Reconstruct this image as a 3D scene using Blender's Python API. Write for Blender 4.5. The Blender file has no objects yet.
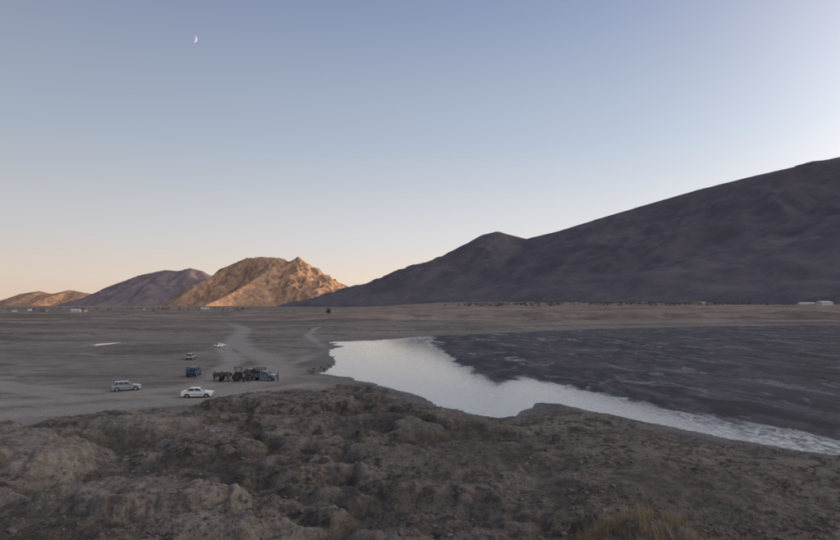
import bpy, bmesh, math, random
import numpy as np
from mathutils import Vector, Matrix
random.seed(7); rng=np.random.default_rng(11)
SC=bpy.context.scene
R=math.radians

# ------------------------------------------------------------------ noise
_perm=np.random.default_rng(3).permutation(256); _perm=np.concatenate([_perm,_perm,_perm])
_ga=np.random.default_rng(5).uniform(0,2*np.pi,256); _gx=np.cos(_ga); _gy=np.sin(_ga)
def perlin(x,y):
    xi=np.floor(x).astype(np.int64); yi=np.floor(y).astype(np.int64)
    xf=x-xi; yf=y-yi
    u=xf*xf*xf*(xf*(xf*6-15)+10); v=yf*yf*yf*(yf*(yf*6-15)+10)
    def g(ix,iy,dx,dy):
        h=_perm[_perm[ix&255]+(iy&255)]
        return _gx[h]*dx+_gy[h]*dy
    a=g(xi,yi,xf,yf); b=g(xi+1,yi,xf-1,yf); c=g(xi,yi+1,xf,yf-1); d=g(xi+1,yi+1,xf-1,yf-1)
    return ((a+(b-a)*u)*(1-v)+(c+(d-c)*u)*v)*1.5
def fbm(x,y,o=4,g=0.5):
    s=0;a=1.0;f=1.0
    for i in range(o):
        s=s+a*perlin(x*f+17.3*i,y*f-9.1*i); a*=g; f*=2.03
    return s
def ridged(x,y,o=3,g=0.5):
    s=0;a=1.0;f=1.0;t=0
    for i in range(o):
        s=s+a*(1-2*np.abs(perlin(x*f+31*i,y*f+7*i))); t+=a; a*=g; f*=2.1
    return s/t
def sstep(a,b,x):
    t=np.clip((x-a)/(b-a),0,1); return t*t*(3-2*t)

# ------------------------------------------------------------------ materials
def mat(name):
    m=bpy.data.materials.new(name); m.use_nodes=True
    nt=m.node_tree; b=nt.nodes['Principled BSDF']; return m,nt,b
def simple(name,col,rough=0.6,metal=0.0,var=0.15,scale=6.0,coat=0.0,spec=0.5):
    m,nt,b=mat(name)
    tc=nt.nodes.new('ShaderNodeTexCoord'); n=nt.nodes.new('ShaderNodeTexNoise'); n.inputs['Scale'].default_value=scale; n.inputs['Detail'].default_value=3
    nt.links.new(tc.outputs['Object'],n.inputs['Vector'])
    mx=nt.nodes.new('ShaderNodeMix'); mx.data_type='RGBA'
    mx.inputs[6].default_value=(*[c*(1-var) for c in col],1); mx.inputs[7].default_value=(*[min(1,c*(1+var)) for c in col],1)
    nt.links.new(n.outputs['Fac'],mx.inputs[0]); nt.links.new(mx.outputs[2],b.inputs['Base Color'])
    b.inputs['Roughness'].default_value=rough; b.inputs['Metallic'].default_value=metal
    b.inputs['Coat Weight'].default_value=coat; b.inputs['Specular IOR Level'].default_value=spec
    return m

class NT:
    def __init__(s,nt): s.nt=nt
    def node(s,t,**k):
        n=s.nt.nodes.new(t)
        for a,v in k.items(): setattr(n,a,v)
        return n
    def link(s,a,b): s.nt.links.new(a,b)
    def val(s,x,inp):
        if isinstance(x,(int,float)): inp.default_value=x
        elif isinstance(x,tuple): inp.default_value=(*x,1) if len(x)==3 else x
        else: s.link(x,inp)
    def math(s,op,a,b=0.0,clamp=False):
        n=s.node('ShaderNodeMath',operation=op,use_clamp=clamp); s.val(a,n.inputs[0]); s.val(b,n.inputs[1]); return n.outputs[0]
    def mix(s,f,a,b):
        n=s.node('ShaderNodeMix',data_type='RGBA'); s.val(f,n.inputs[0]); s.val(a,n.inputs[6]); s.val(b,n.inputs[7]); return n.outputs[2]
    def fmix(s,f,a,b):
        n=s.node('ShaderNodeMix',data_type='FLOAT'); s.val(f,n.inputs[0]); s.val(a,n.inputs[2]); s.val(b,n.inputs[3]); return n.outputs[0]
    def mul(s,a,b,f=1.0,bt='MULTIPLY'):
        n=s.node('ShaderNodeMix',data_type='RGBA',blend_type=bt); s.val(f,n.inputs[0]); s.val(a,n.inputs[6]); s.val(b,n.inputs[7]); return n.outputs[2]
    def noise(s,vec,scale,detail=6,rough=0.55,dist=0.0):
        n=s.node('ShaderNodeTexNoise'); s.link(vec,n.inputs['Vector']); n.inputs['Scale'].default_value=scale
        n.inputs['Detail'].default_value=detail; n.inputs['Roughness'].default_value=rough; n.inputs['Distortion'].default_value=dist
        return n.outputs['Fac']
    def mapr(s,x,a,b,c=0.0,d=1.0,smooth=True):
        n=s.node('ShaderNodeMapRange'); n.interpolation_type='SMOOTHSTEP' if smooth else 'LINEAR'
        s.val(x,n.inputs[0])
        for i,v in enumerate((a,b,c,d)): n.inputs[i+1].default_value=v
        return n.outputs[0]
    def attr(s,name):
        n=s.node('ShaderNodeAttribute'); n.attribute_name=name; return n.outputs['Fac']
    def scale(s,vec,sc):
        n=s.node('ShaderNodeMapping'); n.inputs['Scale'].default_value=sc; s.link(vec,n.inputs['Vector']); return n.outputs[0]
    def bump(s,h,strength,dist,normal=None):
        n=s.node('ShaderNodeBump'); s.link(h,n.inputs['Height']); n.inputs['Strength'].default_value=strength; n.inputs['Distance'].default_value=dist
        if normal is not None: s.link(normal,n.inputs['Normal'])
        return n.outputs[0]

# ------------------------------------------------------------------ plan of the place (metres)
LAKE=np.array([(37.3,48.6),(34.5,52.4),(30.7,55.9),(25.6,63.7),(22.7,69.0),(19.1,74.6),(16.3,75.4),(13.2,69.7),(11.1,65.9),(9.0,65.3),(5.1,69.7),(2.6,71.7),(0.7,79.4),(-3.2,86.9),(-8.7,94.7),(-18.9,108.6),(-19.4,129.6),(-26.4,157.1),(-26.3,180.1),(-32.1,199.6),(-15.4,211.0),(4.4,238.2),(38.6,263.7),(101.2,307.7),(192.9,351.6),(298.4,388.7),(620,420),(640,-60),(300,-30),(80,20)])
SKY_REFLECT=np.array([(60,31),(41.5,53.8),(35.2,64.5),(31.5,73),(27.6,84),(23,95),(18.7,103),(15.2,98),(13.0,92.5),(11.5,108),(8.3,130),(6.5,160),(3.6,196),(6,225),(2,250),(-60,260),(-60,100),(-10,60),(20,40),(60,5)])  # outline follows the mountain's mirrored edge; inside is the painted sky reflection
EDGE=np.array([(-300,30),(-120,48),(-53.6,56.4),(-44.6,58.1),(-40.2,61),(-35.5,64.8),(-28,69.7),(-22.7,77.7),(-18.6,84.9),(-13.3,91.2),(-3,88),(60,60),(400,-20),(400,-300),(-300,-300)])
TRACKS=[([(-80,52),(-54,61.5),(-50.2,65.3),(-44.6,67.7),(-39.3,71.7),(-33.1,75.4),(-29.5,84.9),(-27.7,95.9),(-27.2,110),(-36.8,134),(-52.5,164),(-71,211),(-94,295),(-150,420),(-260,700)],2.6),
        ([(-150,108),(-82.8,98.5),(-55.9,84.9),(-45.5,83),(-34.9,86.9),(-33.3,101),(-28.4,129.6),(-27,164),(-50,240),(-60,330)],1.2),
        ([(-150,66),(-110,68),(-70,70),(-48,76),(-36,88),(-38,105),(-44,130),(-60,168),(-80,240)],1.8),
        ([(-200,150),(-120,120),(-75,92),(-50,78),(-30,79),(-18,92)],1.2)]
def seg_d(X,Y,a,b):
    ax,ay=a;bx,by=b;dx=bx-ax;dy=by-ay;L=dx*dx+dy*dy
    t=np.clip(((X-ax)*dx+(Y-ay)*dy)/L,0,1)
    return np.hypot(X-(ax+t*dx),Y-(ay+t*dy)),t
def sdpoly(X,Y,P):
    d=np.full(X.shape,1e9); ins=np.zeros(X.shape,bool); n=len(P)
    for i in range(n):
        a=P[i];b=P[(i+1)%n]
        dd,_=seg_d(X,Y,a,b); d=np.minimum(d,dd)
        if a[1]!=b[1]:
            c=((a[1]>Y)!=(b[1]>Y))&(X<(b[0]-a[0])*(Y-a[1])/(b[1]-a[1])+a[0]); ins^=c
    return np.where(ins,-d,d)
def masks(X,Y):
    r=np.hypot(X,Y)
    sd=sdpoly(X,Y,LAKE)
    k=np.clip(r/120,0.25,1.6)
    sd=sd+1.3*k*fbm(X/7,Y/7,4)
    se=sdpoly(X,Y,EDGE)+2.2*fbm(X/6+40,Y/6,4)
    tr=np.zeros(X.shape)
    wx=X+1.2*fbm(X/18,Y/18+5,2)
    for pts,w in TRACKS:
        d=np.full(X.shape,1e9)
        for a,b in zip(pts[:-1],pts[1:]):
            dd,_=seg_d(wx,Y,a,b); d=np.minimum(d,dd)
        tr=np.maximum(tr,1-sstep(w*0.5,w*2.2,d))
    return sd,se,tr
def ground(X,Y,full=False):
    X=np.asarray(X,float);Y=np.asarray(Y,float)
    r=np.hypot(X,Y); sd,se,tr=masks(X,Y)
    rough=sstep(1.2,-1.6,se)
    near=1-sstep(250,700,r)
    z=0.22+0.12*fbm(X/30,Y/30,3)+0.05*fbm(X/5,Y/5,3)*near
    bar=sstep(0.1,0.5,fbm(X/70+8,Y/34+1,4))*sstep(110,180,Y)*(1-sstep(900,1600,r))*sstep(2,25,sd)
    z=z+bar*(0.9+0.35*ridged(X/9,Y/9,3))*(1-0.8*tr)
    gl=sstep(0.45,0.92,ridged(X/19+1.3+0.25*fbm(X/7,Y/7,3),Y/12+0.4,2))
    smooth=sstep(-8,14,X-0.1*Y)
    f=0.62*fbm(X/17+3,Y/13,3)+(0.26*ridged(X/5,Y/4+2,3)+0.17*fbm(X/1.7,Y/1.7,4)+0.05*fbm(X/0.4,Y/0.4,2)*(r<90))*(1-0.55*smooth)-1.05*gl*(1-0.75*smooth)
    hump=0.9*np.exp(-(((X-2)/11)**2+((Y-60)/6)**2))+0.7*np.exp(-(((X+14)/10)**2+((Y-71)/7)**2))
    z=z+rough*(0.6+f*0.9+hump)
    clay=np.zeros(X.shape)
    def mound(cx,cy,rx,ry,h,ed=0.25):
        q=np.hypot((X-cx)/rx,(Y-cy)/ry)+0.30*fbm(X/3.1+cx,Y/3.1,4)
        m=1-sstep(1-ed,1+ed,q)
        np.maximum(clay,1-sstep(0.95,1.35,q),out=clay)
        return h*m
    z=z+mound(-17.5,35.0,6.0,2.6,1.0,0.15)+mound(-36,46,8,4.5,1.1,0.25)+mound(-27,57,7,2.6,0.6,0.3)+mound(-43,54,9,3.0,0.7,0.3)+mound(-10,31,4,1.6,0.5,0.3)+mound(-30,36,3.6,1.6,0.7,0.3)
    z=z-1.3*np.exp(-(((X+27)/3.5)**2+((Y-47)/7)**2))-0.7*np.exp(-(((X+12)/8)**2+((Y-41)/2.3)**2))
    an=np.arctan2(X,Y)
    slope=0.48-0.05*np.clip(an/0.6,-1,1)
    bank=11.9-slope*np.maximum(r-1.5,0)
    bank=bank+0.5*fbm(X/6,Y/6+9,4)*sstep(6,14,r)+0.12*fbm(X/0.9,Y/0.9,3)
    bank=bank+2.1*np.exp(-(((X-5.6)/2.8)**2+((Y-14.5)/2.6)**2))+2.3*np.exp(-(((X-15.5)/4.5)**2+((Y-19.5)/3.0)**2))
    bank=np.minimum(bank,12.0)
    z=np.where(bank>z,bank,z)
    inl=sstep(1.2,-1.2,sd)
    zl=-0.22+0.09*fbm(X/9,Y/16,4)
    z=np.where(sd>0,z*sstep(-0.3,6,sd)+0.03+0.02*fbm(X/2,Y/2,2),zl*inl+0.03*(1-inl))
    q=np.hypot((X+109)/4.2,(Y-189)/9)+0.3*fbm(X/4,Y/6,3)
    pd=1-sstep(0.7,1.2,q); z=z*(1-sstep(0,0.5,pd))+(0.1-0.35*pd)*sstep(0,0.5,pd)
    right=sstep(-330,-120,X)
    yb=470+60*fbm(X/150,0*Y+2.2,3)+10*fbm(X/25,Y/40,3)
    bl=sstep(0,34,Y-yb)
    z=z+right*bl*(5.2+1.6*fbm(X/70,Y/70,4))*sstep(0,260,X+200)
    z=z+sstep(300,460,Y)*1.1*ridged(X/60,Y/30,3)*(1-sstep(1500,3000,r))*np.where(X>-350,1,0.6)
    z=z+np.clip(Y-560,0,2600)*0.0135*sstep(-500,500,X)
    z=z+sstep(600,1500,r)*1.2*fbm(X/160,Y/160,3)*(1-sstep(4000,9000,r))
    if full: return z,sd,se,rough,tr,clay,bl*right,bar,gl*rough*(1-0.7*smooth)
    return z
def gz(x,y): return float(ground(np.array([x]),np.array([y]))[0])

def grid_mesh(name,co,nr,nc,wrap=False,attrs=None,material=None,keep=None):
    idx=np.arange(nr*nc).reshape(nr,nc)
    a=idx[:-1,:-1].ravel();b=idx[:-1,1:].ravel();c=idx[1:,1:].ravel();d=idx[1:,:-1].ravel()
    q=np.stack([a,b,c,d],1)
    if wrap:
        q=np.concatenate([q,np.stack([idx[:-1,-1],idx[:-1,0],idx[1:,0],idx[1:,-1]],1)])
    if keep is not None: q=q[keep.ravel()[q].any(1)]
    me=bpy.data.meshes.new(name); me.vertices.add(len(co)); me.vertices.foreach_set('co',co.astype(np.float32).ravel())
    me.loops.add(q.size); me.loops.foreach_set('vertex_index',q.astype(np.int32).ravel())
    me.polygons.add(len(q)); me.polygons.foreach_set('loop_start',np.arange(0,q.size,4,dtype=np.int32))
    me.polygons.foreach_set('use_smooth',np.ones(len(q),bool))
    me.update(calc_edges=True)
    for k,v in (attrs or {}).items():
        at=me.attributes.new(k,'FLOAT','POINT'); at.data.foreach_set('value',v.astype(np.float32).ravel())
    if material: me.materials.append(material)
    ob=bpy.data.objects.new(name,me); SC.collection.objects.link(ob); return ob

# ------------------------------------------------------------------ ground
def seq(a,b,k):
    out=[a]
    while out[-1]<b: out.append(out[-1]*k)
    return out[:-1]
radii=np.array(seq(1.0,10,1.04)+seq(10,300,1.0068)+seq(300,1500,1.011)+seq(1500,60000,1.04)+[60000])
angf=np.radians(np.arange(-50,50.01,0.1)); angb=np.radians(np.arange(52,309,4.0))
ang=np.concatenate([angf,angb])
RR,AA=np.meshgrid(radii,ang,indexing='ij')
GX=RR*np.sin(AA);GY=RR*np.cos(AA)
GZ,SD,SE,RO,TR,CL,BL,BA,GU=ground(GX,GY,True)
gm,nt,bs=mat('ground_soil'); N=NT(nt)
tc=N.node('ShaderNodeTexCoord'); P=tc.outputs['Object']
sd=N.attr('shore');ro=N.attr('rough');tr=N.attr('track');hz=N.attr('far');cl=N.attr('clay');bf=N.attr('terrace');ba=N.attr('bar');gu=N.attr('gully_shade')
big=N.noise(P,0.03,4);med=N.noise(P,0.22,5,0.6);fine=N.noise(P,1.7,5,0.65);grit=N.noise(P,9.0,3,0.7);patch=N.noise(P,0.5,6,0.7)
flat=N.mix(N.mapr(med,0.35,0.65),(0.20,0.177,0.15),(0.32,0.288,0.247))
flat=N.mix(N.mapr(big,0.42,0.6),flat,(0.235,0.203,0.17))
flat=N.mix(N.math('MULTIPLY',N.mapr(N.noise(N.scale(P,(0.3,1,1)),0.35,5,0.7),0.52,0.62),0.65),flat,(0.135,0.12,0.102))
flat=N.mix(N.math('MULTIPLY',N.mapr(N.noise(N.scale(P,(0.35,1,1)),0.055,6,0.65),0.52,0.6),0.7),flat,(0.12,0.108,0.096))
flat=N.mix(N.math('MULTIPLY',ba,0.8),flat,N.mix(N.mapr(patch,0.4,0.6),(0.105,0.088,0.072),(0.22,0.185,0.15)))
flat=N.mix(N.math('MULTIPLY',tr,N.mapr(fine,0.3,0.6,0.4,0.8)),flat,(0.37,0.34,0.295))
rgh=N.mix(N.mapr(fine,0.35,0.68),(0.082,0.068,0.052),(0.22,0.186,0.148))
rgh=N.mix(N.mapr(med,0.46,0.66),rgh,(0.225,0.193,0.158))
rgh=N.mix(N.mapr(patch,0.53,0.6),rgh,(0.062,0.051,0.040))
rgh=N.mix(N.math('MULTIPLY',N.mapr(big,0.48,0.60),0.6),rgh,(0.09,0.077,0.063))
rgh=N.mix(N.math('MULTIPLY',gu,0.7),rgh,(0.07,0.06,0.05))  # gully recesses darkened in colour, shade added to the carved relief
clayc=N.mix(N.mapr(fine,0.3,0.7),(0.20,0.172,0.14),(0.33,0.287,0.235))
clf=N.math('MULTIPLY',cl,N.mapr(patch,0.35,0.55,0.9,0.4))
rgh=N.mix(clf,rgh,clayc)
base=N.mix(ro,flat,rgh)
wet=N.mapr(sd,0.3,9.0,1.0,0.0)
wet=N.math('MULTIPLY',wet,N.mapr(N.noise(P,0.35,4,0.6),0.25,0.6,0.4,0.95))
base=N.mix(wet,base,N.mix(fine,(0.10,0.094,0.087),(0.17,0.163,0.15)))
salt=N.math('MULTIPLY',N.mapr(sd,0.0,0.9,1.0,0.0),N.mapr(N.noise(P,1.1,4,0.7),0.5,0.62))
base=N.mix(N.math('MULTIPLY',salt,0.55),base,(0.45,0.44,0.42))
farc=N.mix(N.mapr(N.noise(N.scale(P,(0.25,1,1)),0.02,6,0.65),0.4,0.62),(0.135,0.11,0.092),(0.31,0.252,0.20))
farc=N.mix(N.math('MULTIPLY',bf,N.mapr(N.noise(P,0.012,4),0.4,0.6,0.1,0.6)),farc,(0.31,0.225,0.165))
base=N.mix(hz,base,farc)
base=N.mul(base,N.mix(N.mapr(grit,0.3,0.7),(0.64,0.64,0.64),(1.25,1.25,1.25)))
N.link(base,bs.inputs['Base Color'])
N.link(N.math('SUBTRACT',0.95,N.math('MULTIPLY',wet,0.3)),bs.inputs['Roughness']); bs.inputs['Specular IOR Level'].default_value=0.25
bh=N.math('ADD',N.math('MULTIPLY',fine,1.0),N.math('MULTIPLY',grit,0.3))
N.link(N.bump(bh,0.9,0.2),bs.inputs['Normal'])
RG=np.hypot(GX,GY)
grid_mesh('ground',np.stack([GX.ravel(),GY.ravel(),GZ.ravel()],1),len(radii),len(ang),True,
          {'shore':SD,'rough':RO,'track':TR*(1-RO*0.6),'far':sstep(330,480,RG),'clay':CL,'terrace':BL,'bar':BA,'gully_shade':GU},gm)

# ------------------------------------------------------------------ lake: one level sheet, water and wet mud with reflections partly painted in
lr=np.array(seq(40,520,1.012)); la=np.radians(np.arange(-18,100.1,0.3))
LR,LA=np.meshgrid(lr,la,indexing='ij'); LX=LR*np.sin(LA);LY=LR*np.cos(LA)
lsd,_,_=masks(LX,LY)
op=sdpoly(LX,LY,SKY_REFLECT)
wm,nt,bs=mat('lake_water'); N=NT(nt)
tc=N.node('ShaderNodeTexCoord'); P=tc.outputs['Object']
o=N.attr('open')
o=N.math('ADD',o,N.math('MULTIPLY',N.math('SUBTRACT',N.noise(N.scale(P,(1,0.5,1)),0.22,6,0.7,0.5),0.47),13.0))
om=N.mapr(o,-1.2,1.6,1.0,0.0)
pool=N.mapr(N.noise(N.scale(P,(1,0.45,1)),0.13,6,0.72,0.8),0.54,0.66)
scum=N.mapr(N.noise(N.scale(P,(1,0.5,1)),0.16,6,0.7,0.6),0.42,0.60)
bigm=N.mapr(N.noise(N.scale(P,(1,0.5,1)),0.035,5,0.65),0.4,0.62)
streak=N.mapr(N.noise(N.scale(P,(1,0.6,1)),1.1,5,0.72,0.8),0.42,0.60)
mud_reflect=N.mix(scum,(0.046,0.043,0.048),(0.120,0.106,0.112))  # dark mottled tone also paints in the mountain's reflection
mud_reflect=N.mix(N.math('MULTIPLY',streak,0.55),mud_reflect,(0.035,0.034,0.040))
mud_reflect=N.mix(N.math('MULTIPLY',bigm,0.4),mud_reflect,(0.115,0.103,0.112))
crust_glare=N.math('MULTIPLY',streak,N.mapr(N.attr('shore'),-14.0,-1.0,0.35,0.85))  # pale salt tone also brightens the sky reflection through colour
wat=N.mix(crust_glare,(0.05,0.07,0.068),(0.52,0.52,0.52))
N.link(N.mix(om,mud_reflect,wat),bs.inputs['Base Color'])
rw=N.math('ADD',0.05,N.math('MULTIPLY',crust_glare,0.25)); rm=N.fmix(pool,0.75,0.12)
N.link(N.fmix(om,rm,rw),bs.inputs['Roughness'])
N.link(N.fmix(om,N.fmix(pool,1.18,1.36),2.4),bs.inputs['IOR'])
N.link(N.bump(N.noise(P,2.2,4,0.6),0.25,0.02),bs.inputs['Normal'])
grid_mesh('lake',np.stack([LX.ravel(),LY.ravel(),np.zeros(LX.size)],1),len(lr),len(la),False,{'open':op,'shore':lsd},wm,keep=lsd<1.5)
pw_,nt,bs=mat('puddle_water'); N=NT(nt); tc=N.node('ShaderNodeTexCoord')
N.link(N.mix(N.noise(tc.outputs['Object'],0.5,4),(0.05,0.06,0.06),(0.12,0.12,0.12)),bs.inputs['Base Color']); bs.inputs['Roughness'].default_value=0.06; bs.inputs['IOR'].default_value=1.8
me=bpy.data.meshes.new('puddle'); me.from_pydata([(-116,176,-.02),(-102,176,-.02),(-101,202,-.02),(-117,202,-.02)],[],[(0,1,2,3)]); me.materials.append(pw_)
SC.collection.objects.link(bpy.data.objects.new('puddle',me))

# ------------------------------------------------------------------ mountains
def mountain(name,ridges,x0,x1,y0,y1,step,wf,gl,amp,material,zoff=-30,seed=0,pw=1.3,det=0.02,rj=0.35,rnd=10.0):
    xs=np.arange(x0,x1+1,step);ys=np.arange(y0,y1+1,step)
    Y,X=np.meshgrid(ys,xs,indexing='ij')
    wx=X+gl*0.35*fbm(X/(gl*2)+seed,Y/(gl*2),4); wy=Y+gl*0.35*fbm(X/(gl*2)+seed+50,Y/(gl*2)+9,4)
    best=np.full(X.shape,-1e9);S=np.zeros(X.shape);U=np.ones(X.shape);ZR=np.zeros(X.shape)
    for ri,pts in enumerate(ridges):
        s0=seed*3.3+ri*977.0
        for a,b in zip(pts[:-1],pts[1:]):
            d0,t0=seg_d(X,Y,a[:2],b[:2]); d1,t1=seg_d(wx,wy,a[:2],b[:2])
            k=sstep(0,gl*1.0,d0); d=d0*(1-k)+d1*k; t=t0*(1-k)+t1*k
            d=np.sqrt(d*d+rnd*rnd)-rnd
            zr=a[2]+(b[2]-a[2])*t; w=np.maximum(zr*wf,30)
            u=np.clip(d/w,0,1.0); h=zr*(1-u)**pw-np.where(d>w,(d-w)*0.05,0)
            L=math.hypot(b[0]-a[0],b[1]-a[1]); s=s0+t*L
            m=h>best; best=np.where(m,h,best);S=np.where(m,s,S);U=np.where(m,u,U);ZR=np.where(m,zr,ZR)
            s0+=L
    shape=4*U*(1-U); shape=shape*np.clip(U*3,0,1)**0.5
    g=ridged(X/gl+seed,Y/gl+2*seed,6,0.58)
    g2=ridged(S/(gl*0.7)+0.35*fbm(X/gl,Y/gl,3),U*0.9,4,0.6)
    h=best+ZR*amp*shape*(0.55*g+0.7*g2-0.55)
    h=h+ZR*det*(ridged(X/(gl*0.25)+5,Y/(gl*0.25),4,0.6)-0.5)*np.clip(1.1-U,0,1)*np.clip(U*8,rj,1)
    h=h+zoff*sstep(0.9,1.0,U)
    return grid_mesh(name,np.stack([X.ravel(),Y.ravel(),h.ravel()],1),len(ys),len(xs),material=material)
def rock(name,c1,c2,c3,sc,bstr=0.6):
    m,nt,bs=mat(name);N=NT(nt);tc=N.node('ShaderNodeTexCoord');P=tc.outputs['Object']
    a=N.noise(P,sc,6,0.6);b=N.noise(P,sc*5,6,0.65)
    c=N.mix(N.mapr(a,0.38,0.62),c1,c2); c=N.mix(N.mapr(b,0.45,0.62,0,0.75),c,c3)
    N.link(c,bs.inputs['Base Color']); bs.inputs['Roughness'].default_value=0.95; bs.inputs['Specular IOR Level'].default_value=0.1
    N.link(N.bump(b,bstr,0.08/sc),bs.inputs['Normal'])
    return m
rk1=rock('hill_rock_haze_tint',(0.136,0.122,0.133),(0.158,0.138,0.145),(0.118,0.107,0.119),0.004,0.3)  # bluish base colour carries painted distance haze
rk2=rock('hill_rock_sun_tint',(0.37,0.235,0.155),(0.47,0.30,0.185),(0.24,0.165,0.125),0.002,0.7)  # warm sunlight tint put into the base colour
rk3=rock('hill_rock_shade_tint',(0.225,0.188,0.192),(0.265,0.215,0.21),(0.185,0.16,0.168),0.002,0.5)  # shade and haze of the unlit hills put into the base colour
ridgeR=[[(-358,5600,125),(-201,5500,174),(190,5200,413),(457,5000,580),(600,4900,649),(683,4850,664),(910,4650,575),(1139,4450,615),(1382,4200,676),(1589,3950,721),(1843,3600,772),(2051,3300,798),(2153,3100,800),(2227,2900,796),(2500,2450,830),(3000,1900,880),(3700,1200,950),(4300,400,930),(4700,-800,850),(5000,-2000,800)],
        [(-358,5600,125),(-700,5800,60)],
        [(683,4850,661),(560,4400,380),(500,4000,120)],
        [(1382,4200,674),(1150,3650,330),(1050,3200,110)],
        [(1843,3600,770),(1500,3050,380),(1350,2650,120)],
        [(2227,2900,796),(1850,2450,380),(1650,2100,120)]]
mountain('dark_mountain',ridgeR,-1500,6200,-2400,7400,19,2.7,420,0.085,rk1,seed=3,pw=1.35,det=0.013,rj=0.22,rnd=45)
def prof(pts,Y): 
    s=Y/547.0; return [((a-420)*s,Y,13.5+(305-b)*s) for a,b in pts]
A=prof([(200,294),(215,276),(235,263),(247,258),(262,257),(280,258),(290,262),(298,257),(306,263),(317,271),(335,281),(350,287),(366,290),(384,293),(405,302)],9000)
ridA=[A,[(-2250,9000,775),(-2350,8600,590),(-2480,8200,400),(-2620,7800,220),(-2750,7400,80),(-2800,7150,20)],
      [(-2007,9000,785),(-1950,8600,520),(-1850,8200,260),(-1750,7800,60)],
      [(-1400,9000,400),(-1330,8600,200),(-1250,8250,50)],
      [(-3043,9000,700),(-3300,8500,430),(-3500,7900,110)]]
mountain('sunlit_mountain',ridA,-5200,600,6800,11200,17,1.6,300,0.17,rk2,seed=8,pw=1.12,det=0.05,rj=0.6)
B=prof([(60,306),(85,297),(110,286),(140,275),(165,270),(178,271),(190,268),(202,271),(215,278),(240,290)],9300)
ridB=[B,[B[4],(B[4][0]-200,8700,330),(B[4][0]-350,8200,80)],[B[6],(B[6][0]-100,8700,350),(B[6][0]-180,8200,80)],[B[2],(B[2][0]-100,8900,150),(B[2][0]-200,8500,50)]]
mountain('mountain',ridB,-8000,-2200,7400,11400,28,2.2,330,0.16,rk3,seed=14,pw=1.25,det=0.035,rj=0.5)
C=prof([(-120,303),(-60,300),(-20,301),(0,301),(20,294),(40,291),(52,294),(70,290),(92,294),(115,302)],14000)
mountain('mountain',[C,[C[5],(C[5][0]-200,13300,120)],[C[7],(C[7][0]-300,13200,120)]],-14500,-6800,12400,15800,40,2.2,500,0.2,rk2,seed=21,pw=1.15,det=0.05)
F=prof([(325,303),(345,294),(360,292),(385,295),(410,300)],6400)
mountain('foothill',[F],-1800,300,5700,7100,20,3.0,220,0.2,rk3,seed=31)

# ------------------------------------------------------------------ generic mesh helpers
def new_obj(name,verts,faces,mats,midx=None,parent=None,smooth=False):
    me=bpy.data.meshes.new(name); me.from_pydata([tuple(v) for v in verts],[],faces)
    for m in (mats if isinstance(mats,list) else [mats]): me.materials.append(m)
    if midx is not None: me.polygons.foreach_set('material_index',midx)
    if smooth: me.polygons.foreach_set('use_smooth',[True]*len(me.polygons))
    me.update(); ob=bpy.data.objects.new(name,me); SC.collection.objects.link(ob)
    if parent: ob.parent=parent
    return ob
def box(name,x0,x1,y0,y1,z0,z1,m,parent,bev=0.0):
    v=[(x0,y0,z0),(x1,y0,z0),(x1,y1,z0),(x0,y1,z0),(x0,y0,z1),(x1,y0,z1),(x1,y1,z1),(x0,y1,z1)]
    f=[(0,3,2,1),(4,5,6,7),(0,1,5,4),(1,2,6,5),(2,3,7,6),(3,0,4,7)]
    ob=new_obj(name,v,f,m,parent=parent)
    if bev: b=ob.modifiers.new('bevel','BEVEL'); b.width=bev; b.segments=2
    return ob
def frustum(name,bot,top,m,parent,bev=0.0):
    ob=new_obj(name,bot+top,[(3,2,1,0),(4,5,6,7),(0,1,5,4),(1,2,6,5),(2,3,7,6),(3,0,4,7)],m,parent=parent)
    if bev: b=ob.modifiers.new('bevel','BEVEL'); b.width=bev; b.segments=3
    return ob
def cyl_y(name,x,y,z,r,w,m,parent,n=20):
    v=[];f=[]
    for s,yy in enumerate((y-w/2,y+w/2)):
        for i in range(n):
            a=2*math.pi*i/n; v.append((x+r*math.cos(a),yy,z+r*math.sin(a)))
    f=[(i,(i+1)%n,n+(i+1)%n,n+i) for i in range(n)]+[tuple(range(n))[::-1],tuple(range(n,2*n))]
    ob=new_obj(name,v,f,m,parent=parent); b=ob.modifiers.new('bevel','BEVEL'); b.width=0.02; b.segments=2; b.limit_method='ANGLE'
    return ob
def empty(name,x,y,rot,z=None):
    e=bpy.data.objects.new(name,None); SC.collection.objects.link(e)
    e.location=(x,y,(gz(x,y) if z is None else z)); e.rotation_euler=(0,0,rot); e.empty_display_size=0.5
    return e
def extrude_profile(name,prof,wfun,m,parent,bev=0.04):
    n=len(prof); v=[(x,wfun(x,z),z) for x,z in prof]+[(x,-wfun(x,z),z) for x,z in prof]
    bm=bmesh.new(); vs=[bm.verts.new(p) for p in v]
    bm.faces.new(vs[:n]); bm.faces.new(vs[n:][::-1])
    for i in range(n):
        j=(i+1)%n; bm.faces.new((vs[j],vs[i],vs[n+i],vs[n+j]))
    bmesh.ops.recalc_face_normals(bm,faces=bm.faces[:])
    me=bpy.data.meshes.new(name); bm.to_mesh(me); bm.free(); me.materials.append(m)
    ob=bpy.data.objects.new(name,me); SC.collection.objects.link(ob); ob.parent=parent
    b=ob.modifiers.new('bevel','BEVEL'); b.width=bev; b.segments=3; b.limit_method='ANGLE'; b.angle_limit=R(25)
    return ob
glass=simple('car_glass',(0.02,0.024,0.028),0.06,0,0.05,3,spec=0.9)
rubber=simple('tyre_rubber',(0.025,0.024,0.023),0.85)
hubm=simple('wheel_metal',(0.42,0.42,0.42),0.4,0.7)
trim=simple('dark_trim',(0.03,0.03,0.032),0.6)
redl=simple('tail_lamp',(0.3,0.02,0.02),0.25); whl=simple('head_lamp',(0.7,0.72,0.72),0.15,0.2)
plate=simple('number_plate',(0.65,0.65,0.6),0.5)
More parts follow.
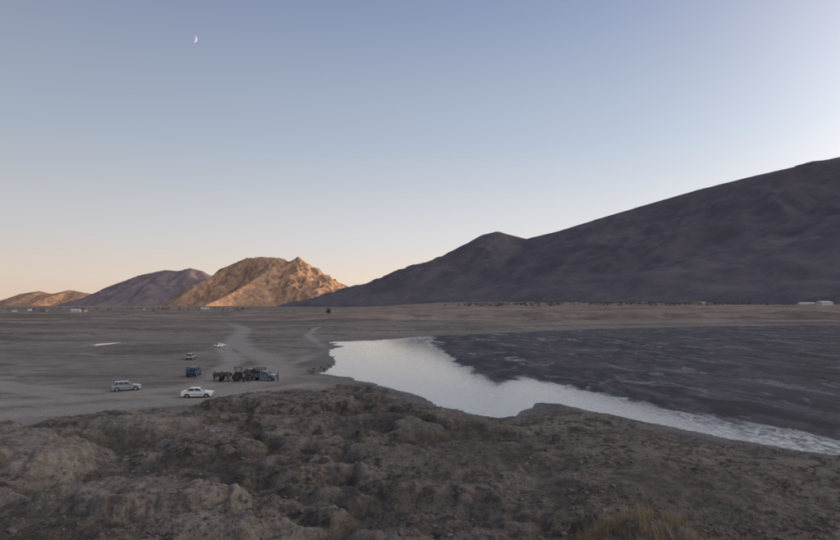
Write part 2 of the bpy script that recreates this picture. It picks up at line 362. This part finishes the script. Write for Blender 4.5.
def paint(n,c): return simple(n,c,0.32,0.1,0.06,2.0,coat=0.5)
white=paint('white_paint',(0.76,0.75,0.72)); silver=paint('silver_paint',(0.28,0.30,0.32)); blue=paint('blue_paint',(0.03,0.07,0.14)); slate=paint('slate_paint',(0.10,0.14,0.18)); dark=paint('dark_paint',(0.045,0.05,0.045))
def arch(cx,r,z0,n=8):
    return [(cx+r*math.cos(a),0.30+r*math.sin(a)) for a in np.linspace(-0.12,math.pi+0.12,n)]
def wheels(e,xs,r,w,hw):
    k=0
    for x in xs:
        for s in (-1,1):
            k+=1
            cyl_y(f'wheel_{k}',x,s*hw,r,r,w,rubber,e); cyl_y(f'hub_{k}',x,s*(hw+0.012),r,r*0.58,w,hubm,e,14)
            cyl_y(f'hub_cap_{k}',x,s*(hw+0.025),r,r*0.16,w,trim,e,10)
def cabin(e,xb0,xb1,xt0,xt1,zb,zt,yb,yt,m,split=None):
    bot=[(xb0,-yb,zb),(xb1,-yb,zb),(xb1,yb,zb),(xb0,yb,zb)]; top=[(xt0,-yt,zt),(xt1,-yt,zt),(xt1,yt,zt),(xt0,yt,zt)]
    frustum('cabin',bot,top,m,e,0.05)
    def pane(nm,A,B,C,D,u0,u1,v0,v1):
        A,B,C,D=map(Vector,(A,B,C,D))
        n=(B-A).cross(D-A).normalized()*0.006
        def q(u,v): return (A*(1-u)+B*u)*(1-v)+(D*(1-u)+C*u)*v+n
        new_obj(nm,[q(u0,v0),q(u1,v0),q(u1,v1),q(u0,v1)],[(0,1,2,3)],glass,parent=e)
    sp=split or [0.05,0.5,0.54,0.93]
    for s,(a,b,c,d) in (('right',(bot[0],bot[1],top[1],top[0])),('left',(bot[2],bot[3],top[3],top[2]))):
        S=sp if s=='right' else [1-x for x in reversed(sp)]
        for i in range(0,len(S),2): pane(f'window_{s}_{i//2+1}',a,b,c,d,S[i],S[i+1],0.14,0.86)
    pane('windscreen',bot[1],bot[2],top[2],top[1],0.06,0.94,0.1,0.9)
    pane('rear_window',bot[3],bot[0],top[0],top[3],0.06,0.94,0.15,0.88)
def car(name,x,y,rot,body,kind='sedan'):
    e=empty(name,x,y,rot)
    hb=kind=='hatch'
    rear=-2.2 if not hb else -1.95
    xr=-1.32 if not hb else -1.2
    if hb: top=[(rear,0.5),(rear+0.03,0.86),(rear+0.1,0.94),(-1.6,0.97)]
    else: top=[(rear,0.5),(rear+0.02,0.82),(rear+0.1,0.95),(-1.55,0.98)]
    pr=[(rear+0.07,0.24)]+top+[(1.0,0.93),(1.9,0.79),(2.1,0.68),(2.17,0.45),(2.1,0.22)]
    pr=pr+arch(1.34,0.36,0)+arch(xr,0.36,0)
    def wf(px,z):
        w=0.84 if z<0.75 else 0.84-(z-0.75)*0.3
        if px>1.6: w-= (px-1.6)*0.22
        if px<rear+0.5: w-=(rear+0.5-px)*0.15
        return w
    extrude_profile('body',pr,wf,body,e)
    box('underbody',rear+0.3,1.9,-0.66,0.66,0.2,0.6,trim,e)
    if hb: cabin(e,-1.85,1.05,-1.45,0.30,0.93,1.45,0.76,0.60,body,[0.06,0.27,0.3,0.57,0.6,0.9])
    else: cabin(e,-1.62,1.05,-1.02,0.25,0.93,1.41,0.76,0.58,body,[0.08,0.48,0.52,0.9])
    wheels(e,(1.34,xr),0.305,0.2,0.75)
    for s in (-1,1):
        box(f'head_lamp_{s+2}',2.02,2.12,s*0.55-0.15,s*0.55+0.15,0.56,0.68,whl,e,0.01)
        box(f'tail_lamp_{s+2}',rear-0.015,rear+0.06,s*0.6-0.14,s*0.6+0.14,0.66,0.82,redl,e,0.01)
        box(f'mirror_{s+2}',0.72,0.84,s*0.88-0.08,s*0.88+0.08,0.93,1.05,body,e,0.02)
        box(f'door_trim_{s+2}',-1.0,0.95,s*0.845-0.008,s*0.845+0.008,0.5,0.56,trim,e)
    box('front_bumper',2.05,2.22,-0.68,0.68,0.28,0.46,trim,e,0.03); box('rear_bumper',rear-0.06,rear+0.1,-0.72,0.72,0.3,0.48,trim,e,0.03)
    box('grille',2.1,2.15,-0.35,0.35,0.54,0.66,trim,e); box('number_plate',2.22,2.235,-0.26,0.26,0.31,0.42,plate,e); box('rear_plate',rear-0.02,rear-0.005,-0.26,0.26,0.6,0.71,plate,e)
    return e
def pickup(name,x,y,rot,body,cage=False):
    e=empty(name,x,y,rot)
    pr=[(-0.55,0.42),(-0.55,1.12),(0.2,1.12),(1.15,1.1),(2.05,1.02),(2.2,0.95),(2.24,0.5),(2.15,0.36)]+[(1.45+0.43*math.cos(a),0.36+0.43*math.sin(a)) for a in np.linspace(0.0,math.pi,8)]
    extrude_profile('body',pr,lambda px,z:(0.82 if z<0.9 else 0.82-(z-0.9)*0.2)-max(0,px-1.9)*0.15,body,e,0.035)
    cabin(e,-0.53,1.12,-0.42,0.62,1.09,1.68,0.78,0.66,body,[0.1,0.86])
    box('bed_floor',-2.5,-0.6,-0.8,0.8,0.72,0.80,body,e,0.01)
    for s in (-1,1): box(f'bed_side_{s+2}',-2.5,-0.62,s*0.8-0.03,s*0.8+0.03,0.6,1.18,body,e,0.01)
    box('tailgate',-2.56,-2.5,-0.82,0.82,0.66,1.18,body,e,0.01); box('headboard',-0.66,-0.6,-0.8,0.8,0.8,1.3,body,e,0.01)
    box('chassis',-2.45,2.1,-0.4,0.4,0.42,0.62,trim,e)
    for s in (-1,1):
        for i,xx in enumerate(np.linspace(-2.4,-0.7,5)):
            if cage: box(f'stake_{s+2}_{i}',xx-0.025,xx+0.025,s*0.8-0.025,s*0.8+0.025,1.18,1.85,body,e)
        if cage:
            for k,zz in enumerate((1.45,1.65,1.85)): box(f'rail_{s+2}_{k}',-2.5,-0.62,s*0.83-0.02,s*0.83+0.02,zz-0.05,zz+0.03,body,e)
        box(f'head_lamp_{s+2}',2.16,2.25,s*0.6-0.13,s*0.6+0.13,0.72,0.92,whl,e,0.01)
        box(f'tail_lamp_{s+2}',-2.6,-2.55,s*0.7-0.07,s*0.7+0.07,0.55,0.64,redl,e)
        box(f'mirror_{s+2}',0.92,1.02,s*0.93-0.07,s*0.93+0.07,1.12,1.34,trim,e,0.02)
    if cage: 
        for k,zz in enumerate((1.4,1.6,1.85)): box(f'rear_rail_{k}',-2.56,-2.51,-0.8,0.8,zz-0.05,zz+0.03,body,e)
    box('front_bumper',2.2,2.34,-0.78,0.78,0.4,0.56,hubm,e,0.02); box('grille',2.215,2.25,-0.42,0.42,0.7,0.93,trim,e)
    box('rear_bumper',-2.62,-2.5,-0.7,0.7,0.42,0.52,trim,e,0.01)
    wheels(e,(1.45,-1.55),0.36,0.22,0.72)
    return e
def tractor(name,x,y,rot):
    e=empty(name,x,y,rot)
    tp=simple('tractor_paint',(0.07,0.04,0.032),0.6)
    extrude_profile('bonnet',[(0.1,0.75),(0.1,1.35),(1.5,1.25),(1.7,1.1),(1.7,0.75)],lambda a,z:0.3,tp,e)
    box('gearbox',-0.9,0.4,-0.22,0.22,0.5,0.95,trim,e,0.03)
    for s in (-1,1):
        cyl_y(f'rear_wheel_{s+2}',-0.7,s*0.75,0.72,0.72,0.36,rubber,e,28); cyl_y(f'rear_hub_{s+2}',-0.7,s*0.77,0.72,0.34,0.36,tp,e)
        cyl_y(f'front_wheel_{s+2}',1.3,s*0.62,0.38,0.38,0.22,rubber,e); cyl_y(f'front_hub_{s+2}',1.3,s*0.64,0.38,0.18,0.22,tp,e)
        box(f'mudguard_{s+2}',-1.2,-0.15,s*0.7-0.2,s*0.7+0.2,1.46,1.5,tp,e,0.01)
        for i,xx in enumerate((-1.05,-0.05)): box(f'roof_post_{s+2}_{i}',xx-0.03,xx+0.03,s*0.5-0.03,s*0.5+0.03,1.4,2.3,trim,e)
    box('roof',-1.25,0.15,-0.62,0.62,2.3,2.38,tp,e,0.03); box('seat',-0.85,-0.45,-0.22,0.22,1.0,1.12,trim,e,0.03); box('seat_back',-0.92,-0.85,-0.22,0.22,1.1,1.5,trim,e,0.02)
    box('front_axle',1.2,1.4,-0.55,0.55,0.32,0.46,trim,e); box('exhaust',0.95,1.02,-0.12,-0.05,1.25,2.1,trim,e)
    box('trailer_floor',-4.6,-1.7,-0.95,0.95,0.85,0.95,dark,e); 
    for s in (-1,1):
        box(f'trailer_side_{s+2}',-4.6,-1.7,s*0.95-0.03,s*0.95+0.03,0.95,1.4,dark,e); cyl_y(f'trailer_wheel_{s+2}',-3.3,s*0.7,0.4,0.4,0.24,rubber,e)
    box('trailer_head',-1.73,-1.67,-0.92,0.92,0.95,1.4,dark,e); box('drawbar',-1.7,-0.9,-0.06,0.06,0.6,0.7,trim,e)
    return e
car('parked_car',-45.5,84.6,R(28),silver,'hatch')
car('parked_car',-32.0,78.8,R(8),white,'sedan')
pickup('pickup_truck',-41.9,101.5,R(98),blue,True)
pickup('pickup_truck',-27.5,96.4,R(-8),slate)
pickup('pickup_truck',-30.6,99.2,R(170),dark,True)
tractor('tractor',-31.2,95.6,R(10))
car('parked_car',-63,172,R(75),white,'sedan')
car('parked_car',-56.2,134,R(100),silver,'hatch')

# ------------------------------------------------------------------ people
skin=simple('skin',(0.30,0.18,0.12),0.6); hair=simple('hair',(0.02,0.017,0.015),0.8); shoe=simple('shoe_leather',(0.03,0.025,0.02),0.6)
cloth=[simple('cloth_%d'%i,c,0.9) for i,c in enumerate([(0.04,0.045,0.06),(0.05,0.04,0.035),(0.12,0.11,0.1),(0.03,0.03,0.03),(0.2,0.05,0.04),(0.08,0.1,0.14),(0.3,0.29,0.27)])]
def person(x,y,rot,top,leg,pose=0,h=1.72):
    V=[];Ed=[];Rd=[]
    def add(p,r,par=None):
        V.append(p);Rd.append(r)
        if par is not None: Ed.append((par,len(V)-1))
        return len(V)-1
    pel=add((0,0,0.95),0.15); wa=add((0,0.0,1.08),0.135,pel); ch=add((0,0.0,1.30),0.165,wa); nb=add((0,0,1.46),0.075,ch); nk=add((0,0.01,1.52),0.058,nb)
    hd=add((0,0.02,1.60),0.085,nk); hd2=add((0,0.02,1.68),0.09,hd); add((0,0.01,1.735),0.06,hd2)
    add((0,0.115,1.615),0.018,hd)
    stride=[0.0,0.12,-0.05,0.2][pose%4]
    for s in (-1,1):
        hp=add((s*0.10,0,0.90),0.105,pel); kn=add((s*0.12,0.03+s*stride*0.6,0.5),0.065,hp); an=add((s*0.12,s*stride,0.09),0.045,kn); add((s*0.14,s*stride+0.15,0.045),0.04,an)
        sh=add((s*0.19,0,1.42),0.065,ch)
        fw=[0.04,0.22,0.3,0.1][(pose+(s>0))%4]
        el=add((s*0.26,fw*0.3-0.02,1.14),0.047,sh)
        raised=(pose in(1,2) and s>0)
        wr=add((s*0.24,fw+0.1,1.1 if raised else 0.9),0.032,el)
        d=Vector((0,1,0.1)) if raised else Vector((0,0.15,-1)); d.normalize()
        pm=add(tuple(Vector(V[wr])+d*0.07),0.034,wr)
        for k in range(4):
            side=Vector((0,1,0)) if not raised else Vector((1,0,0))
            b0=Vector(V[pm])+side*(k-1.5)*0.021+d*0.03
            q=add(tuple(b0),0.010,pm); L=[0.034,0.042,0.038,0.028][k]
            q2=add(tuple(b0+d*L+Vector((-s*0.006,0,0))),0.009,q); add(tuple(b0+d*L*1.7+Vector((-s*0.02,0,0))),0.008,q2)
        tq=add(tuple(Vector(V[wr])+d*0.035+Vector((-s*0.02,0.035,0))),0.011,wr); add(tuple(Vector(V[wr])+d*0.075+Vector((-s*0.03,0.05,0))),0.009,tq)
    me=bpy.data.meshes.new('person'); me.from_pydata(V,Ed,[]); ob=bpy.data.objects.new('person_tmp',me); SC.collection.objects.link(ob)
    ob.modifiers.new('skin','SKIN')
    for i,r in enumerate(Rd): me.skin_vertices[0].data[i].radius=(r,r*(0.72 if i in(1,2) else 0.9 if i==0 else 1)); me.skin_vertices[0].data[i].use_root=(i==0)
    ss=ob.modifiers.new('sub','SUBSURF'); ss.levels=1; ss.render_levels=1
    dg=bpy.context.evaluated_depsgraph_get(); m2=bpy.data.meshes.new_from_object(ob.evaluated_get(dg)); bpy.data.objects.remove(ob)
    for m in (shoe,leg,top,skin,hair): m2.materials.append(m)
    for p in m2.polygons:
        c=p.center; z=c.z; p.use_smooth=True
        if z<0.1: k=0
        elif z<0.94 and abs(c.x)<0.2: k=1
        elif z<1.49 and not (abs(c.x)>0.2 and (z<0.93 or c.y>0.27)): k=2
        elif z>1.66 or (z>1.56 and c.y<0.0): k=4
        else: k=3
        p.material_index=k
    o=bpy.data.objects.new('person',m2); SC.collection.objects.link(o); s=h/1.76; o.scale=(s,s,s); o.location=(x,y,gz(x,y)-0.005); o.rotation_euler=(0,0,rot)
for i,(x,y,rt) in enumerate([(-35.4,94.6,0.4),(-34.6,95.2,2.0),(-34.2,94.0,-1.2),(-33.4,94.9,1.0),(-36.0,95.6,-1.0),(-32.8,93.6,0.3),(-30.2,93.6,-0.4),(-29.3,94.3,1.6),(-34.9,96.4,3.0),(-24.7,95.2,1.8)]):
    person(x,y,rt,cloth[i%7],cloth[(i*3+1)%4],i%4,1.68+0.1*random.random())

# ------------------------------------------------------------------ distant houses
wallm=[simple('plaster_wall',(0.46,0.42,0.37),0.9,0,0.15,1.0),simple('brick_wall',(0.3,0.21,0.16),0.9,0,0.2,2.0),simple('white_wall',(0.55,0.53,0.5),0.85,0,0.1,1.0)]
roofm=simple('flat_roof',(0.22,0.2,0.18),0.9); doorm=simple('metal_door',(0.1,0.13,0.16),0.5); winm=simple('window_glass',(0.03,0.035,0.04),0.1)
def house(x,y,rot,w,d,h,wm_,tin=False):
    e=empty('village_house',x,y,rot)
    box('walls',-w/2,w/2,-d/2,d/2,-1.0,h,wm_,e)
    if tin:
        new_obj('roof',[(-w/2-.4,-d/2-.4,h+.01),(w/2+.4,-d/2-.4,h+.01),(w/2+.4,d/2+.4,h+.01),(-w/2-.4,d/2+.4,h+.01),(-w/2-.4,0,h+d*0.2),(w/2+.4,0,h+d*0.2)],[(0,1,5,4),(2,3,4,5),(0,4,3),(1,2,5),(0,3,2,1)],wallm[2],parent=e)
    else: box('roof',-w/2-.25,w/2+.25,-d/2-.25,d/2+.25,h+.01,h+.3,roofm,e)
    n=max(2,int(w/3.2))
    for fl in range(max(1,int(h/3))):
        for i in range(n):
            cx=-w/2+(i+0.5)*w/n
            if i==n//2 and fl==0: box('door',cx-.5,cx+.5,-d/2-.05,-d/2+.02,0,2.1,doorm,e)
            else: box(f'window_{fl}_{i}',cx-.6,cx+.6,-d/2-.04,-d/2+.02,1.0+3*fl,2.2+3*fl,winm,e)
for (px,Y,w,d,h,k,t) in [(12,1000,14,9,3.4,0,0),(27,1150,18,9,3.6,0,0),(44,1080,12,8,6.4,1,0),(76,960,14,10,3.6,2,1),(84,1000,9,7,3.4,0,0),(140,1400,20,10,4,0,0),(168,1350,14,9,6.2,1,0),(205,1500,22,9,4,2,1),(236,1450,12,9,4,1,0),(806,1050,26,12,5,2,1),(824,1030,34,13,6,2,1),(836,1110,18,9,6.5,0,0),(700,1250,28,9,5,0,0),(640,1300,22,10,4,2,0),(560,1350,22,10,5,1,0),(508,1300,18,10,4,0,0)]:
    house((px-420)/547*Y,Y,R(random.uniform(-25,25)),w,d,h,wallm[k],bool(t))

# ------------------------------------------------------------------ trees
def leafmat(n,c,c2):
    m,nt,bs=mat(n);N=NT(nt);tc=N.node('ShaderNodeTexCoord'); a=N.noise(tc.outputs['Object'],0.8,3)
    N.link(N.mix(N.mapr(a,0.35,0.65),c,c2),bs.inputs['Base Color']); bs.inputs['Roughness'].default_value=0.8; return m
lf=leafmat('tree_leaves',(0.045,0.047,0.032),(0.10,0.095,0.06)); bark=simple('bark',(0.09,0.07,0.055),0.9)
def tree_geo(V,Fc,MI,x,y,z,h,w,nl,ls):
    n=6; b=len(V)
    for t,r in [(0,0.03*h),(0.45,0.02*h),(0.9,0.006*h)]:
        for i in range(n): V.append((x+r*math.cos(6.283*i/n),y+r*math.sin(6.283*i/n),z-0.2+t*h))
    for k in range(2):
        for i in range(n): Fc.append((b+k*n+i,b+k*n+(i+1)%n,b+(k+1)*n+(i+1)%n,b+(k+1)*n+i)); MI.append(0)
    cl=[]
    for k in range(10):
        t=random.uniform(0.25,0.95); a=random.uniform(0,6.283); rr=w*0.5*random.uniform(0.1,0.75)*(math.sin(math.pi*min(1,t*0.95))**0.6)
        c=(x+rr*math.cos(a),y+rr*math.sin(a),z+t*h); cl.append((c,w*random.uniform(0.16,0.3)))
        b=len(V); z0=z+h*max(0.2,t-0.3); q=0.008*h
        V.extend([(x-q,y,z0),(x+q,y,z0),(x,y+q,z0),c]); Fc.extend([(b,b+1,b+3),(b+1,b+2,b+3),(b+2,b,b+3)]); MI.extend([0]*3)
    for k in range(nl):
        c,r=random.choice(cl); d=Vector((random.gauss(0,1),random.gauss(0,1),random.gauss(0,0.8))); d=d.normalized()*r*random.uniform(0.4,1.15)
        p=Vector(c)+d; u=Vector((random.gauss(0,1),random.gauss(0,1),random.gauss(0,1))).normalized()*ls; v=u.orthogonal().normalized()*ls*0.6
        b=len(V); V.extend([tuple(p-u),tuple(p+v),tuple(p+u),tuple(p-v)]); Fc.append((b,b+1,b+2,b+3)); MI.append(1)
V=[];Fc=[];MI=[];tx=[];ty=[]
for i in range(480):
    px=random.choice([random.uniform(465,560),random.uniform(580,770),random.uniform(600,720),random.uniform(440,850)]); Y=random.uniform(1000,1500); tx.append((px-420)/547*Y); ty.append(Y)
for i in range(70):
    px=random.uniform(-10,250); Y=random.uniform(1200,1900); tx.append((px-420)/547*Y); ty.append(Y)
tz=ground(np.array(tx),np.array(ty))
for x,y,z in zip(tx,ty,tz):
    h=random.uniform(2.5,6.5); tree_geo(V,Fc,MI,x,y,float(z),h,h*random.uniform(0.9,1.9),60,0.55)
new_obj('distant_trees',V,Fc,[bark,lf],MI)
V=[];Fc=[];MI=[]
tree_geo(V,Fc,MI,-98,585,gz(-98,585),6.8,6.5,700,0.35); new_obj('tree',V,Fc,[bark,lf],MI)

# ------------------------------------------------------------------ stones, shrubs, grass
def scatter_pts(n,xmin,xmax,ymin,ymax,test):
    x=rng.uniform(xmin,xmax,n); y=ymin*(ymax/ymin)**rng.uniform(0,1,n); x=x*y/ymax
    z,sd,se,ro,tr,cl,bl,ba,gu=ground(x,y,True); k=test(x,y,z,sd,ro,tr); return x[k],y[k],z[k]
ico=bmesh.new(); bmesh.ops.create_icosphere(ico,subdivisions=1,radius=1.0); ico.verts.ensure_lookup_table()
IV=np.array([v.co[:] for v in ico.verts]); IF=np.array([[v.index for v in f.verts] for f in ico.faces]); ico.free()
def stones(name,xs,ys,zs,smin,smax,m,pw=3.0):
    n=len(xs); s=smin*(smax/smin)**(rng.uniform(0,1,n)**pw)
    J=IV[None]*(1+rng.uniform(-0.3,0.3,(n,len(IV),1))); sc=rng.uniform(0.6,1.2,(n,1,3)); sc[:,:,2]*=0.6
    a=rng.uniform(0,6.28,n); J=J*sc*s[:,None,None]
    c,sn=np.cos(a)[:,None],np.sin(a)[:,None]
    X=J[:,:,0]*c-J[:,:,1]*sn+xs[:,None];Y=J[:,:,0]*sn+J[:,:,1]*c+ys[:,None];Z=J[:,:,2]+zs[:,None]+s[:,None]*0.05
    co=np.stack([X,Y,Z],2).reshape(-1,3); f=(IF[None]+(np.arange(n)*len(IV))[:,None,None]).reshape(-1,3)
    me=bpy.data.meshes.new(name); me.vertices.add(len(co)); me.vertices.foreach_set('co',co.ravel())
    me.loops.add(f.size); me.loops.foreach_set('vertex_index',f.astype(np.int32).ravel()); me.polygons.add(len(f)); me.polygons.foreach_set('loop_start',np.arange(0,f.size,3,dtype=np.int32)); me.update(calc_edges=True)
    me.materials.append(m); ob=bpy.data.objects.new(name,me); SC.collection.objects.link(ob)
stm=simple('stone',(0.18,0.155,0.13),0.95,0,0.5,0.7,spec=0.2)
x,y,z=scatter_pts(9000,-75,75,18,95,lambda x,y,z,sd,ro,tr:(sd>1)&(ro>0.5)&(fbm(x/8,y/8,3)>-0.05))
stones('scattered_stones',x,y,z,0.03,0.26,stm)
clm=simple('dark_clod',(0.075,0.065,0.055),0.9,0,0.3,2)
cx=rng.normal(-20.5,1.6,40);cy=rng.normal(111,4,40)
stones('mud_clods',cx,cy,ground(cx,cy),0.12,0.5,clm,1.5)
def tufts(name,xs,ys,zs,nb,hh,wd,m,spread):
    V=[];F=[]
    for x,y,z in zip(xs,ys,zs):
        k=random.uniform(0.5,1.3)
        for i in range(nb):
            a=random.uniform(0,6.283); r=random.uniform(0,spread)*k; bx=x+r*math.cos(a);by=y+r*math.sin(a)
            L=hh*k*random.uniform(0.5,1.2); la=random.uniform(0,6.283); ln=random.uniform(0.15,0.7)*L
            px,py=math.cos(la+1.57)*wd,math.sin(la+1.57)*wd
            b=len(V); mx,my=bx+math.cos(la)*ln*0.35,by+math.sin(la)*ln*0.35
            V.extend([(bx-px,by-py,z-0.03),(bx+px,by+py,z-0.03),(mx+px*.7,my+py*.7,z+L*0.55),(mx-px*.7,my-py*.7,z+L*0.55),(bx+math.cos(la)*ln,by+math.sin(la)*ln,z+L)])
            F.extend([(b,b+1,b+2,b+3),(b+3,b+2,b+4)])
    new_obj(name,V,F,m)
gr=leafmat('dry_grass_blades',(0.21,0.155,0.08),(0.38,0.29,0.16)); sh=leafmat('dry_shrub_twigs',(0.075,0.06,0.045),(0.15,0.12,0.09))
x=rng.normal(6.0,2.0,420);y=rng.normal(14.6,1.4,420); tufts('dry_grass',x,y,ground(x,y),14,0.42,0.005,gr,0.14)
x,y,z=scatter_pts(9000,-75,75,15,82,lambda x,y,z,sd,ro,tr:(sd>4)&(ro>0.6)&(fbm(x/9+4,y/9,3)>0.0))
tufts('dry_shrubs',x,y,z,14,0.2,0.009,sh,0.18)
x=rng.normal(16.5,3.0,300);y=rng.normal(19.8,1.5,300); tufts('dry_shrubs',x,y,ground(x,y),22,0.4,0.008,sh,0.2)

# ------------------------------------------------------------------ moon (crescent far out in the sky)
mm,nt,bs=mat('moon_surface'); bs.inputs['Base Color'].default_value=(0.3,0.3,0.3,1); bs.inputs['Emission Color'].default_value=(1,0.99,0.98,1); bs.inputs['Emission Strength'].default_value=0.6
D=40000.0; c=Vector(((194-420)/547*D,D,13.5+(305-39)/547*D)); rad=3.1/547*D
Vv=[];n=24
for i in range(n+1):
    a=-math.pi/2+math.pi*i/n; Vv.append((rad*math.cos(a),rad*math.sin(a)))
for i in range(n-1,0,-1):
    a=-math.pi/2+math.pi*i/n; Vv.append((rad*0.48*math.cos(a),rad*math.sin(a)))
rotm=(-c).to_track_quat('Z','Y').to_matrix().to_4x4()
V3=[];ti=R(-8)
for u,v in Vv:
    u2=u*math.cos(ti)-v*math.sin(ti); v2=u*math.sin(ti)+v*math.cos(ti); V3.append(c+(rotm@Vector((u2,v2,0))))
bm=bmesh.new(); bm.faces.new([bm.verts.new(p) for p in V3]); bmesh.ops.triangulate(bm,faces=bm.faces[:]); me=bpy.data.meshes.new('moon'); bm.to_mesh(me); bm.free(); me.materials.append(mm)
SC.collection.objects.link(bpy.data.objects.new('moon',me))

# ------------------------------------------------------------------ sky and sun
AZ=R(64);EL=R(5.5)
sdv=Vector((math.sin(AZ)*math.cos(EL),math.cos(AZ)*math.cos(EL),math.sin(EL)))
w=bpy.data.worlds.new('World'); SC.world=w; w.use_nodes=True; nt=w.node_tree; N=NT(nt)
bg=nt.nodes['Background']
sky=N.node('ShaderNodeTexSky'); sky.sky_type='NISHITA'; sky.sun_disc=False; sky.sun_elevation=EL; sky.sun_rotation=AZ; sky.air_density=1.0; sky.dust_density=2.0; sky.ozone_density=1.0
tc=N.node('ShaderNodeTexCoord'); sp=N.node('ShaderNodeSeparateXYZ'); N.link(tc.outputs['Generated'],sp.inputs[0])
def lin(c): return tuple(((v/255+0.055)/1.055)**2.4 if v/255>0.04045 else v/255/12.92 for v in c)
ramp=N.node('ShaderNodeValToRGB'); cr=ramp.color_ramp
st=[(0.0,(246,216,194)),(0.045,(243,227,212)),(0.12,(223,222,224)),(0.27,(184,196,213)),(0.49,(140,153,185)),(0.9,(125,133,160))]
cr.elements[0].position=st[0][0]; cr.elements[0].color=(*lin(st[0][1]),1); cr.elements[1].position=st[-1][0]; cr.elements[1].color=(*lin(st[-1][1]),1)
for p,c_ in st[1:-1]: e=cr.elements.new(p); e.color=(*lin(c_),1)
N.link(sp.outputs['Z'],ramp.inputs[0])
azm=N.mapr(sp.outputs['X'],-0.75,0.75,0.76,1.2,False)
cb=N.node('ShaderNodeCombineXYZ'); [N.link(azm,cb.inputs[i]) for i in range(3)]
g=N.mul(ramp.outputs[0],cb.outputs[0])
dp=N.node('ShaderNodeVectorMath',operation='DOT_PRODUCT'); N.link(tc.outputs['Generated'],dp.inputs[0]); dp.inputs[1].default_value=Vector((math.sin(R(94))*0.995,math.cos(R(94))*0.995,0.0958))
gl=N.math('POWER',N.math('MAXIMUM',dp.outputs['Value'],0.0),4.5)
gl=N.math('MULTIPLY',gl,3.4)
cg=N.node('ShaderNodeCombineXYZ'); N.link(gl,cg.inputs[0]); N.link(N.math('MULTIPLY',gl,0.84),cg.inputs[1]); N.link(N.math('MULTIPLY',gl,0.70),cg.inputs[2])
g=N.mul(g,cg.outputs[0],1.0,'ADD')
ns=N.mul(sky.outputs[0],(0.12,0.12,0.12))
N.link(N.mix(0.05,g,ns),bg.inputs['Color']); bg.inputs['Strength'].default_value=1.0
sl=bpy.data.lights.new('sun','SUN'); sl.energy=5.0; sl.angle=R(0.5); sl.color=(1.0,0.62,0.33)
so=bpy.data.objects.new('sun',sl); SC.collection.objects.link(so); so.rotation_euler=sdv.to_track_quat('Z','Y').to_euler()

# ------------------------------------------------------------------ camera
cam=bpy.data.cameras.new('camera'); co=bpy.data.objects.new('camera',cam); SC.collection.objects.link(co)
co.location=(0,0,13.5); co.rotation_euler=(R(90),0,0); cam.sensor_width=36; cam.lens=36*547/840; cam.shift_y=35/840; cam.clip_start=0.1; cam.clip_end=150000
SC.camera=co
SC.view_settings.view_transform='Standard'; SC.view_settings.look='None'; SC.view_settings.exposure=0
